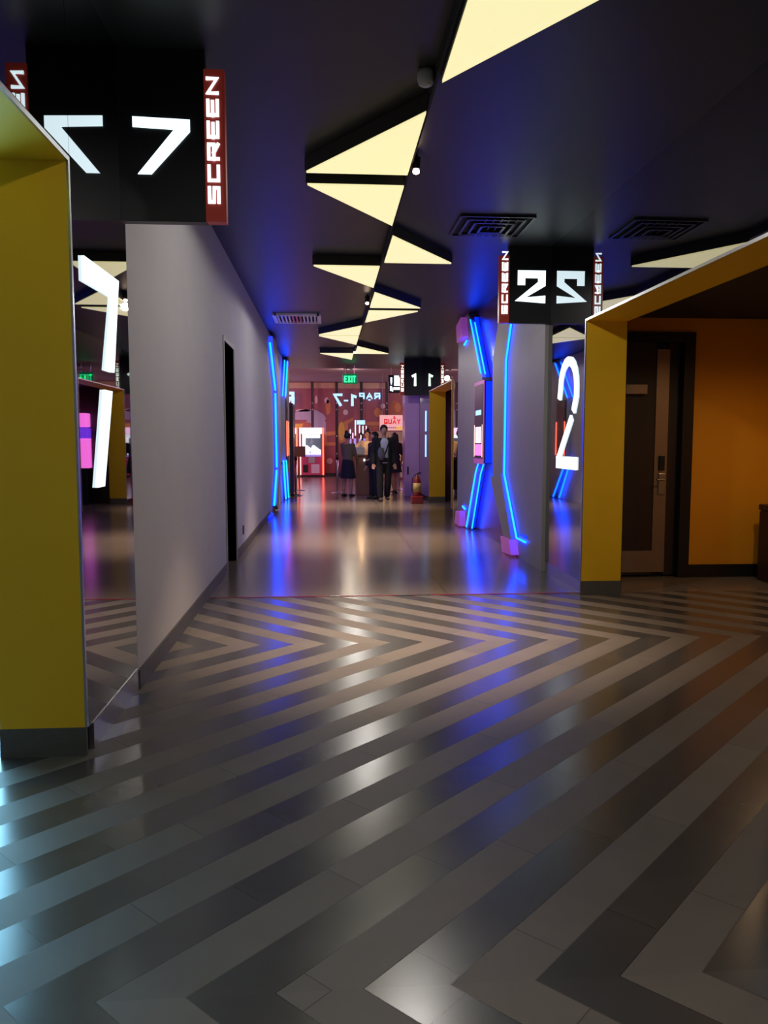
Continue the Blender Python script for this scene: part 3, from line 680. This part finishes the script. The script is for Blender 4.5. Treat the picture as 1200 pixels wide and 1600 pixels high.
for x in (-.28, -.1, .1, .28): link('lit_column', bx(x - .045, x + .045, -.06, .05, .95, 1.5), M['lilac'], t)
for i, (x, z0, z1) in enumerate(((-.28, 1.55, 1.86), (-.18, 1.5, 1.72), (-.08, 1.62, 2.22), (.08, 1.72, 2.02), (.22, 1.70, 2.0), (.35, 1.74, 2.0))):
    k = link('lit_stick', bx(x - .018, x + .018, -.02, .02, z0, z1), M['machine_white' if i % 2 == 0 else 'machine_lit'], t)
    link('stick_mount', bx(x - .008, x + .008, -.008, .008, .95, z0), M['black'], k)
link('screen_header', bx(-.03, .3, -.04, .0, 2.05, 2.22), M['blue_letter'], t); link('header_post', bx(.12, .15, -.03, .0, .95, 2.05), M['steel'], t)

# claw machines
def claw_machine(x, label):
    t = thing('claw_machine', label, 'claw machine', (x, 31.0, 0), 0, 'claw machines at the lobby wall')
    w = .40
    link('lower_cabinet', bx(-w, w, 0, .6, .08, .88, bev=.01), M['machine_pink'], t)
    link('kick_base', bx(-w + .02, w - .02,   .02, .6, 0, .08), M['black'], t)
    link('header', bx(-w, w, 0, .6, 1.68, 1.92, bev=.01), M['machine_lit'], t)
    link('back_panel', bx(-w, w, .56, .6, .88, 1.68), M['machine_glass'], t)
    link('side_light', bx(-.36, -.24, .1, .13, .95, 1.66), M['machine_white'], t)
    link('inner_tray', bx(-.36, .36, .02, .5, .88, 1.0), M['machine_white'], t)
    for s in (-1, 1): link('corner_post', bx(s * w - .03, s * w + .03, -.01, .05, .88, 1.68), M['machine_pink'], t)
    link('light_rail', bx(-.33, .33, .03, .07, 1.52, 1.66), M['machine_white'], t)
    bm = bmesh.new()
    for k in range(9): ball(bm, (-.28 + .07 * k, .25 + .06 * (k % 3), 1.0 + .05 * ((k * 7) % 4)), .09, seg=10, ring=7)
    link('plush_heap', bm, M['plush'], t, smooth=True); t.children[-1]['kind'] = 'stuff'
    bm = bmesh.new(); tube(bm, [(0, .3, 1.66), (0, .3, 1.42)], .012)
    for k in range(3):
        a = 2 * PI * k / 3; tube(bm, [(0, .3, 1.42), (.07 * math.cos(a), .3 + .07 * math.sin(a), 1.36), (.03 * math.cos(a), .3 + .03 * math.sin(a), 1.28)], .01)
    link('claw', bm, M['steel'], t)
    link('front_glass', bx(-w + .03, w - .03, .0, .006, .90, 1.66), M['glass'], t)
    link('control_shelf', bx(-.36, .36, -.14, .02, .80, .88, bev=.01), M['lilac'], t)
    bm = bmesh.new(); tube(bm, [(-.05, -.09, .88), (-.05, -.09, .96)], .01); ball(bm, (-.05, -.09, .98), .028); link('joystick', bm, M['black'], t)
    link('coin_plate', bx(-.12, .12, -.008, 0, .55, .78), M['steel'], t)
    link('prize_door', bx(-.34, -.14, -.012, 0, .18, .48, bev=.004), M['black'], t)
    link('speaker_panel', bx(-.02, .30, -.01, 0, .15, .5), M['vent_white'], t)
    for s in (-1, 1): link('neon_tube', tb([(s * (w + .045), .0, .08), (s * (w + .045), .0, 1.92)], .028), M['red_neon' if s > 0 else 'pink_neon'], t, smooth=True)
    return t
g = bpy.data.materials.new('clear_glass'); g.use_nodes = True
nt = g.node_tree; b = nt.nodes['Principled BSDF']; b.inputs['Transmission Weight'].default_value = 1; b.inputs['Roughness'].default_value = 0; b.inputs['IOR'].default_value = 1.05; M['glass'] = g
claw_machine(-.60, 'pink claw machine with a lit cabinet and red neon sides, whole in view')
claw_machine(-1.62, 'pink claw machine partly hidden behind the left wall end')

# hanging board
t = thing('counter_board', 'pale pink board reading QUẦY in red above the concession counter', 'sign', (2.35, 27.9, 2.04))
link('board_face', bx(-.50, .62, -.03, .03, -.27, .27, bev=.006), M['board_pink'], t)
bm = bmesh.new(); letters(bm, 'QUA^Y', (-.35, -.031, -.04), (1, 0, 0), (0, 0, 1), (0, -1, 0), .58, .17, .036, gap=.2, d=.006); link('red_lettering', bm, M['red_letter'], t)
link('yellow_strip', bx(.08, .5, -.037, -.03, -.24, -.14), M['yellow_letter'], t)
bm = bmesh.new()
for k in range(6): box(bm, -.34 + k * .075, -.29 + k * .075, -.036, -.03, -.19, -.15)
link('small_print', bm, M['grey_letter'], t)
for q in (-.4, .5): link('hanger', tb([(q, 0, .27), (q, 0, 1.71)], .008), M['steel'], t)
# concession counter
t = thing('concession_counter', 'tan concession counter with yellow popcorn under the QUẦY board', 'counter', (2.7, 28.6, 0))
link('counter_base', bx(-.9, .9, -.3, .3, 0, .55, bev=.01), M['podium'], t)
link('counter_front', bx(-.9, .9, -.32, -.3, .1, .5), M['counter_tan'], t)
link('counter_top', bx(-.95, .95, -.35, .35, .55, .60, bev=.008), M['white_art'], t)
link('display_case', bx(-.9, .9, -.28, .28, .60, 1.0), M['popcorn'], t)
link('back_screen', bx(-.9, .9, .25, .3, 1.0, 1.75), M['counter_tan'], t)

# ticket podium and stanchions
t = thing('ticket_podium', 'brown ticket podium between the two women', 'podium', (.93, 20.55, 0))
link('podium_body', bx(-.20, .16, -.2, .2, 0, 1.0, bev=.01), M['podium'], t)
link('podium_side', bx(.16, .20, -.21, .2, 0, .98), M['black'], t)
link('podium_top', bx(-.30, .24, -.25, .25, 1.0, 1.04, bev=.006), M['podium'], t)
link('desk_lamp', bx(.0, .04, -.26, -.25, .88, .94), M['machine_white'], t)
light('arm_fill_light', 'POINT', (-.05, .1, 1.5), 7, (1.0, .62, .3), .03, parent=t)  # warm light added to brighten the reaching arm
bm = bmesh.new(); tube(bm, [(-.05, .2, 1.04), (-.05, .2, 1.62), (-.05, .1, 1.6)], .008); link('added_lamp_stem', bm, M['steel'], t)  # made-up stem and shade that carry the added light
bm = bmesh.new(); lathe(bm, [(.05, 1.55), (.03, 1.6), (.008, 1.62)], c=(-.05, .1, 0), seg=14); link('added_lamp_shade', bm, M['black'], t)
t = thing('stamp_box', 'white box lying on the ticket podium', 'box', (.86, 20.5, 1.04))
link('box_body', bx(-.12, .1, -.12, .12, 0, .18, bev=.02), M['white_plastic'], t); link('box_lid', bx(-.125, .105, -.125, .125, .18, .2, bev=.006), M['white_plastic'], t)
def stanchion(x, y, label):
    t = thing('queue_stanchion', label, 'barrier post', (x, y, 0), 0, 'queue barrier posts')
    bm = bmesh.new(); lathe(bm, [(.17, 0), (.17, .015), (.12, .03), (.035, .045)], seg=20); link('post_base', bm, M['steel'], t, smooth=True)
    bm = bmesh.new(); lathe(bm, [(.03, .03), (.03, .92)], seg=14); link('post', bm, M['steel'], t, smooth=True)
    bm = bmesh.new(); lathe(bm, [(.04, .90), (.042, .98), (.03, 1.0)], seg=14); link('belt_head', bm, M['black'], t, smooth=True)
    return t
stanchion(.27, 21.2, 'steel queue post left of the woman in the dark dress')
stanchion(-.80, 20.4, 'steel queue post beside the left wall end')
stanchion(1.02, 21.6, 'steel queue post behind the ticket podium')
stanchion(2.05, 22.6, 'steel queue post right of the walking group')
t = thing('notice_stand', 'small dark red notice on a stand in front of the claw machines', 'stand', (-.78, 22.5, 0))
bm = bmesh.new(); lathe(bm, [(.15, 0), (.15, .015), (.02, .03), (.016, 1.0)], seg=14); link('stand_pole', bm, M['steel'], t)
link('notice_plate', bx(-.14, .17, -.02, .0, .95, 1.25, bev=.004), M['podium'], t)

# lobby fill lamps, added for their pink, purple and warm light
def lobby_fill_lamp(x, y, e, c, lb, z=3.75):
    t = thing('lobby_fill_lamp', lb, 'ceiling lamp', (x, y, z), 0, 'round fill lamps added in the lobby')
    bm = bmesh.new(); lathe(bm, [(.12, -.05), (.15, -.04), (.15, 0)], seg=20); link('fill_lamp_body', bm, M['black'], t)
    light('fill_lamp_glow', 'POINT', (0, 0, -.30), e, c, .08, parent=t)
for x, y, e, c in ((-2.0, 23.6, 3.4, (1.0, .36, .66)), (4.2, 29.5, 1.2, (1.0, .72, .58)), (4.0, 23.5, 2.6, (.80, .42, 1.0)), (-2.9, 29.5, 1.2, (1.0, .55, .6)), (.7, 26.0, .35, (1.0, .78, .6))):
    lobby_fill_lamp(x, y, e * L_LOBBY / 5, c, 'round fill lamp added on the lobby ceiling')

# ------------------------------------------------------------------ people
def remeshed(name, bm, m, parent, voxel, smooth=6):
    o = link(name, bm, m, parent, smooth=True)
    r = o.modifiers.new('r', 'REMESH'); r.mode = 'VOXEL'; r.voxel_size = voxel; r.use_smooth_shade = True
    s = o.modifiers.new('s', 'SMOOTH'); s.factor = .5; s.iterations = smooth
    return o
def hand(bm, w, dirv, side, palm, s=1.0, curl=.5):
    """w wrist, dirv along the hand, palm = palm normal"""
    d = Vector(dirv).normalized(); n = Vector(palm); n = (n - d * n.dot(d)).normalized(); a = d.cross(n).normalized() * side
    w = Vector(w)
    tube(bm, [w - d * .02, w + d * .03 * s, w + d * .09 * s], [(.026, .02), (.036, .016), (.038, .013)], seg=10)
    # orient palm: separate flat ellipse via several tubes
    for k, off in enumerate((-.027, -.009, .009, .027)):
        ln = (.060, .072, .075, .066)[k] * s if side > 0 else (.066, .075, .072, .060)[3 - k] * s
        b0 = w + a * off * s + d * .08 * s
        tube(bm, [w + a * off * .8 * s + d * .02, b0, b0 + d * ln * .5 + n * ln * .15 * curl, b0 + d * ln * .85 + n * ln * .5 * curl], [.0105, .0105, .009, .0075], seg=8)
    b0 = w + a * .02 * s + d * .02 * s
    tube(bm, [b0, b0 + a * .028 * s + d * .03 * s + n * .008, b0 + a * .036 * s + d * .06 * s + n * .02], [.014, .011, .008], seg=8)
def person(label, loc, rz, h, outfit, arms, hair='short', legs=None, female=False, lean=0.0):
    """local frame: faces -Y; arms = (left, right) each (shoulder->elbow->wrist) offsets as points at scale 1 (1.75 m)"""
    s = h / 1.75
    t = thing('person', label, 'person', loc, rz)
    V = lambda x, y, z: (x * s, y * s, z * s)
    sh = .175 if female else .20; hip = .10
    legs = legs or [[(-.09, 0, .92), (-.10, -.01, .50), (-.10, .02, .08)], [(.09, 0, .92), (.10, -.01, .50), (.10, .02, .08)]]
    def torso(bm, g=0, z0=.88, z1=1.46):
        pts = [(0, 0, .88), (0, .0, .98), (0, .01, 1.10), (0, .0, 1.25), (0, .0, 1.38), (0, .01, 1.45)]
        rr = [(.165, .11), (.16, .105), (.135 if female else .15, .095), (.155 if female else .17, .11), (.165 if female else .19, .105), (.10, .07)]
        k = [(V(*p), ((r[0] + g) * s, (r[1] + g) * s)) for p, r in zip(pts, rr) if z0 - .01 <= p[2] <= z1 + .01]
        tube(bm, [q[0] for q in k], [q[1] for q in k], seg=20)
    def leg(bm, L, g=0, z_end=None, flare=0):
        a, b, c = L; m1 = [(a[i] * .5 + b[i] * .5) for i in range(3)]; m2 = [(b[i] * .6 + c[i] * .4) for i in range(3)]
        tube(bm, [V(*a), V(*m1), V(*b), V(*m2), V(*c)], [(.092 + g) * s, (.078 + g) * s, (.056 + g + flare * .5) * s, (.054 + g + flare) * s, (.038 + g + flare * 1.3) * s], seg=14)
    def arm(bm, A, g=0, upto=3):
        a, b, c = A; m2 = [(b[i] * .65 + c[i] * .35) for i in range(3)]
        P = [a, b, m2, c][:upto + 1] if upto < 3 else [a, b, m2, c]
        R_ = [.052, .042, .041, .026]
        tube(bm, [V(*p) for p in P], [(r + g) * s for r in R_[:len(P)]], seg=12)
        ball(bm, V(*a), ((.06 + g) * s,) * 3, seg=12, ring=8)
    bm = bmesh.new(); torso(bm)
    for L in legs:
        leg(bm, L); a = L[2]
        tube(bm, [V(a[0], a[1] + .03, .05), V(a[0], a[1] - .06, .045), V(a[0] * 1.05, a[1] - .15, .03)], [(.035 * s, .035 * s), (.04 * s, .035 * s), (.04 * s, .02 * s)], seg=12)
    for A in arms: arm(bm, A)
    for i, A in enumerate(arms):
        w = Vector(V(*A[2])); d = (Vector(A[2]) - Vector(A[1])).normalized()
        hand(bm, w, d, 1 if i else -1, (0, -.6, .2) if abs(d.z) > .6 else (0, 0, -1), s)
    # neck and head with face
    tube(bm, [V(0, .01, 1.42), V(0, -.0, 1.50), V(0, -.005, 1.56)], [.062 * s, .052 * s, .05 * s], seg=14)
    ball(bm, V(0, .005, 1.645), (.076 * s, .095 * s, .105 * s), seg=20, ring=14)
    ball(bm, V(0, -.035, 1.59), (.055 * s, .055 * s, .055 * s), seg=14, ring=10)
    tube(bm, [V(0, -.088, 1.655), V(0, -.108, 1.622), V(0, -.09, 1.612)], [.010 * s, .014 * s, .010 * s], seg=8)
    for sd in (-1, 1):
        ball(bm, V(.078 * sd, .012, 1.64), (.012 * s, .02 * s, .032 * s), seg=10, ring=8)
        tube(bm, [V(.045 * sd, -.075, 1.665), V(.02 * sd, -.09, 1.668)], .008 * s, seg=6)
    body = remeshed('body', bm, M['skin'], t, .0085, 3)
    bm = bmesh.new(); tube(bm, [V(-.022, -.083, 1.585), V(0, -.09, 1.586), V(.022, -.083, 1.585)], [.004 * s, .007 * s, .004 * s], seg=8); link('mouth', bm, M['lip'], t, smooth=True)
    for sd in (-1, 1):
        bm = bmesh.new(); ball(bm, V(.030 * sd, -.083, 1.648), (.012 * s, .008 * s, .007 * s), seg=10, ring=8); link('eye', bm, M['white_plastic'], t, smooth=True)
        bm = bmesh.new(); tube(bm, [V(.018 * sd, -.092, 1.668), V(.045 * sd, -.080, 1.668)], .004 * s, seg=6); link('eyebrow', bm, M['hair'], t)
    # hair
    bm = bmesh.new()
    ball(bm, V(0, .022, 1.672), (.092 * s, .100 * s, .105 * s), seg=20, ring=14)
    for k in range(7): ball(bm, V(-.07 + .023 * k, -.055 + .01 * abs(k - 3), 1.735 - .004 * abs(k - 3) ** 2), (.026 * s, .032 * s, .022 * s), seg=10, ring=7)
    if hair == 'bun': ball(bm, V(0, .07, 1.765), .055 * s, seg=14, ring=10)
    if hair == 'long':
        tube(bm, [V(0, .05, 1.68), V(0, .085, 1.5), V(0, .105, 1.32), V(0, .11, 1.18)], [(.09 * s, .06 * s), (.10 * s, .05 * s), (.10 * s, .04 * s), (.07 * s, .025 * s)], seg=16)
    # keep the face free: cut the front lower part
    geom = bm.verts[:] + bm.edges[:] + bm.faces[:]
    o = remeshed('hair', bm, M['hair'], t, .010, 2)
    # clothes
    def dress(bm, g, z1, flare):
        tube(bm, [V(0, 0, 1.0), V(0, 0, .88), V(0, 0, .72), V(0, 0, z1)], [((.155 + g) * s, (.115 + g) * s), ((.175 + g) * s, (.13 + g) * s), ((.185 + g + flare * .5) * s, (.14 + g + flare * .4) * s), ((.19 + g + flare) * s, (.145 + g + flare) * s)], seg=22)
    for item in outfit:
        kind, m = item[0], M[item[1]]
        bm = bmesh.new()
        if kind == 'trousers':
            tube(bm, [V(0, 0, 1.02), V(0, 0, .92), V(0, 0, .84)], [(.168 * s, .115 * s), (.178 * s, .125 * s), (.15 * s, .11 * s)], seg=18)
            for L in legs: leg(bm, L, .018, flare=.012)
            remeshed('trousers', bm, m, t, .014)
        elif kind == 'shirt':
            torso(bm, .012, .88)
            for A in arms: arm(bm, A, .014, upto=1)
            remeshed('shirt', bm, m, t, .013)
        elif kind == 'dress':
            torso(bm, .010, .88, 1.40); dress(bm, .012, item[2], .03)
            remeshed('dress', bm, m, t, .013)
        elif kind == 'skirt':
            dress(bm, .012, item[2], .03); remeshed('skirt', bm, m, t, .013)
        elif kind == 'jacket':   # closed jacket with long sleeves
            torso(bm, .03, .88); tube(bm, [V(0, 0, .98), V(0, .0, .80)], [(.185 * s, .135 * s), (.20 * s, .15 * s)], seg=20)
            for A in arms: arm(bm, A, .024)
            remeshed('jacket', bm, m, t, .014)
        elif kind == 'open_jacket':   # back and two front halves, sleeves
            for A in arms: arm(bm, A, .026)
            N_ = 20
            for zi in range(2):
                pass
            prof = [(.80, .205, .15), (.95, .20, .145), (1.1, .185, .135), (1.25, .20, .145), (1.38, .215, .135), (1.47, .12, .10)]
            rings = []
            for z, rx, ry in prof:
                outer = []; inner = []
                for k in range(N_ + 1):
                    a = math.radians(-62) + math.radians(304) * k / N_
                    outer.append(bm.verts.new(V(rx * math.cos(a), ry * math.sin(a), z))); inner.append(bm.verts.new(V((rx - .02) * math.cos(a), (ry - .02) * math.sin(a), z)))
                rings.append((outer, inner))
            for i in range(len(rings) - 1):
                (o1, i1), (o2, i2) = rings[i], rings[i + 1]
                for k in range(N_):
                    bm.faces.new([o1[k], o1[k + 1], o2[k + 1], o2[k]]); bm.faces.new([i1[k], i2[k], i2[k + 1], i1[k + 1]])
                bm.faces.new([o1[0], o2[0], i2[0], i1[0]]); bm.faces.new([o1[-1], i1[-1], i2[-1], o2[-1]])
            for (oo, ii) in (rings[0], rings[-1]):
                for k in range(N_): bm.faces.new([oo[k], ii[k], ii[k + 1], oo[k + 1]])
            remeshed('jacket', bm, m, t, .012, 3)
        elif kind == 'shoes':
            bm.free()
            for L in legs:
                b2 = bmesh.new(); a = L[2]; z = a[2] - .08
                tube(b2, [V(a[0], a[1] + .06, z + .035), V(a[0], a[1], z + .045), V(a[0], a[1] - .09, z + .035), V(a[0] * 1.05, a[1] - .19, z + .026)], [(.036 * s, .034 * s), (.046 * s, .044 * s), (.05 * s, .034 * s), (.038 * s, .024 * s)], seg=14)
                link('shoe', b2, m, t, smooth=True)
    return t
hang = lambda sd, o=.0, f=0.0, sh=.20: ((sh * sd, 0, 1.41), ((sh + .05 + o) * sd, .02 - f * .3, 1.12), ((sh + .06 + o) * sd, -.05 - f, .87))
# woman in dark pinafore, seen from behind, by the podium
person('person with a hair bun in an olive top and dark pinafore, back turned', (.52, 19.95, 0), math.radians(150), 1.60,
       [('shirt', 'cloth_olive'), ('dress', 'cloth_navy', .50), ('shoes', 'shoe')],
       (((-.155, 0, 1.40), (-.18, -.10, 1.14), (-.10, -.32, 1.06)), ((.155, 0, 1.40), (.18, -.08, 1.13), (.12, -.30, 1.04))), hair='bun', female=True,
       legs=[[(-.09, 0, .92), (-.10, -.01, .50), (-.10, .02, .08)], [(.09, 0, .92), (.11, -.01, .50), (.13, .02, .08)]])
# staff woman in cream top behind the podium, reaching over it
person('person in a cream top with tied-up hair reaching over the ticket podium', (1.08, 21.15, 0), math.radians(-12), 1.68,
       [('shirt', 'cloth_cream'), ('trousers', 'cloth_black'), ('shoes', 'shoe')],
       (((-.175, 0, 1.40), (-.34, -.12, 1.26), (-.50, -.34, 1.18)), ((.175, 0, 1.40), (.22, -.02, 1.13), (.16, -.22, 1.05))), hair='bun', female=True)
# dark clad person next to the man
person('person in black clothes beside the podium, turned to the left', (1.14, 19.1, 0), math.radians(-60), 1.60,
       [('trousers', 'cloth_black'), ('jacket', 'cloth_black'), ('shoes', 'shoe')],
       (hang(-1, .0, .05, .175), ((.175, 0, 1.40), (.23, -.04, 1.13), (.16, -.26, 1.05))), hair='short', female=True)
# man walking to us
person('person in a white tee under an open black jacket walking towards us', (1.315, 18.35, 0), math.radians(3), 1.75,
       [('trousers', 'cloth_black'), ('shirt', 'cloth_white'), ('open_jacket', 'cloth_black'), ('shoes', 'shoe')],
       (hang(-1, .0, .05), hang(1, -.01, .02)), hair='short',
       legs=[[(-.09, 0, .92), (-.10, -.08, .50), (-.09, -.06, .08)], [(.09, 0, .92), (.10, .03, .50), (.09, .16, .10)]])
t = thing('sling_bag', 'dark sling bag worn across the white tee', 'bag', (1.315, 18.35, 0))
bm = bmesh.new(); tube(bm, [(-.075, -.165, 1.24), (-.08, -.175, 1.16), (-.07, -.175, 1.04), (-.03, -.165, .97)], [(.05, .03), (.075, .04), (.075, .04), (.05, .03)], seg=14)
link('bag_body', bm, M['cloth_grey'], t, smooth=True)
bm = bmesh.new(); tube(bm, [(-.04, -.16, .99), (.04, -.145, 1.16), (.10, -.135, 1.34), (.115, -.06, 1.45), (.10, .03, 1.485)], [(.016, .008)] * 5, seg=8); link('strap', bm, M['cloth_navy'], t)
# long-haired woman behind, walking away
person('person with long black hair in a short dark outfit walking away', (1.78, 20.9, 0), math.radians(200), 1.60,
       [('shirt', 'cloth_black'), ('skirt', 'cloth_navy', .62), ('shoes', 'shoe')],
       (hang(-1, .02, .05, .175), hang(1, .03, -.04, .175)), hair='long', female=True,
       legs=[[(-.08, 0, .92), (-.07, -.06, .50), (-.06, -.03, .08)], [(.08, 0, .92), (.08, -.02, .50), (.06, .12, .11)]])
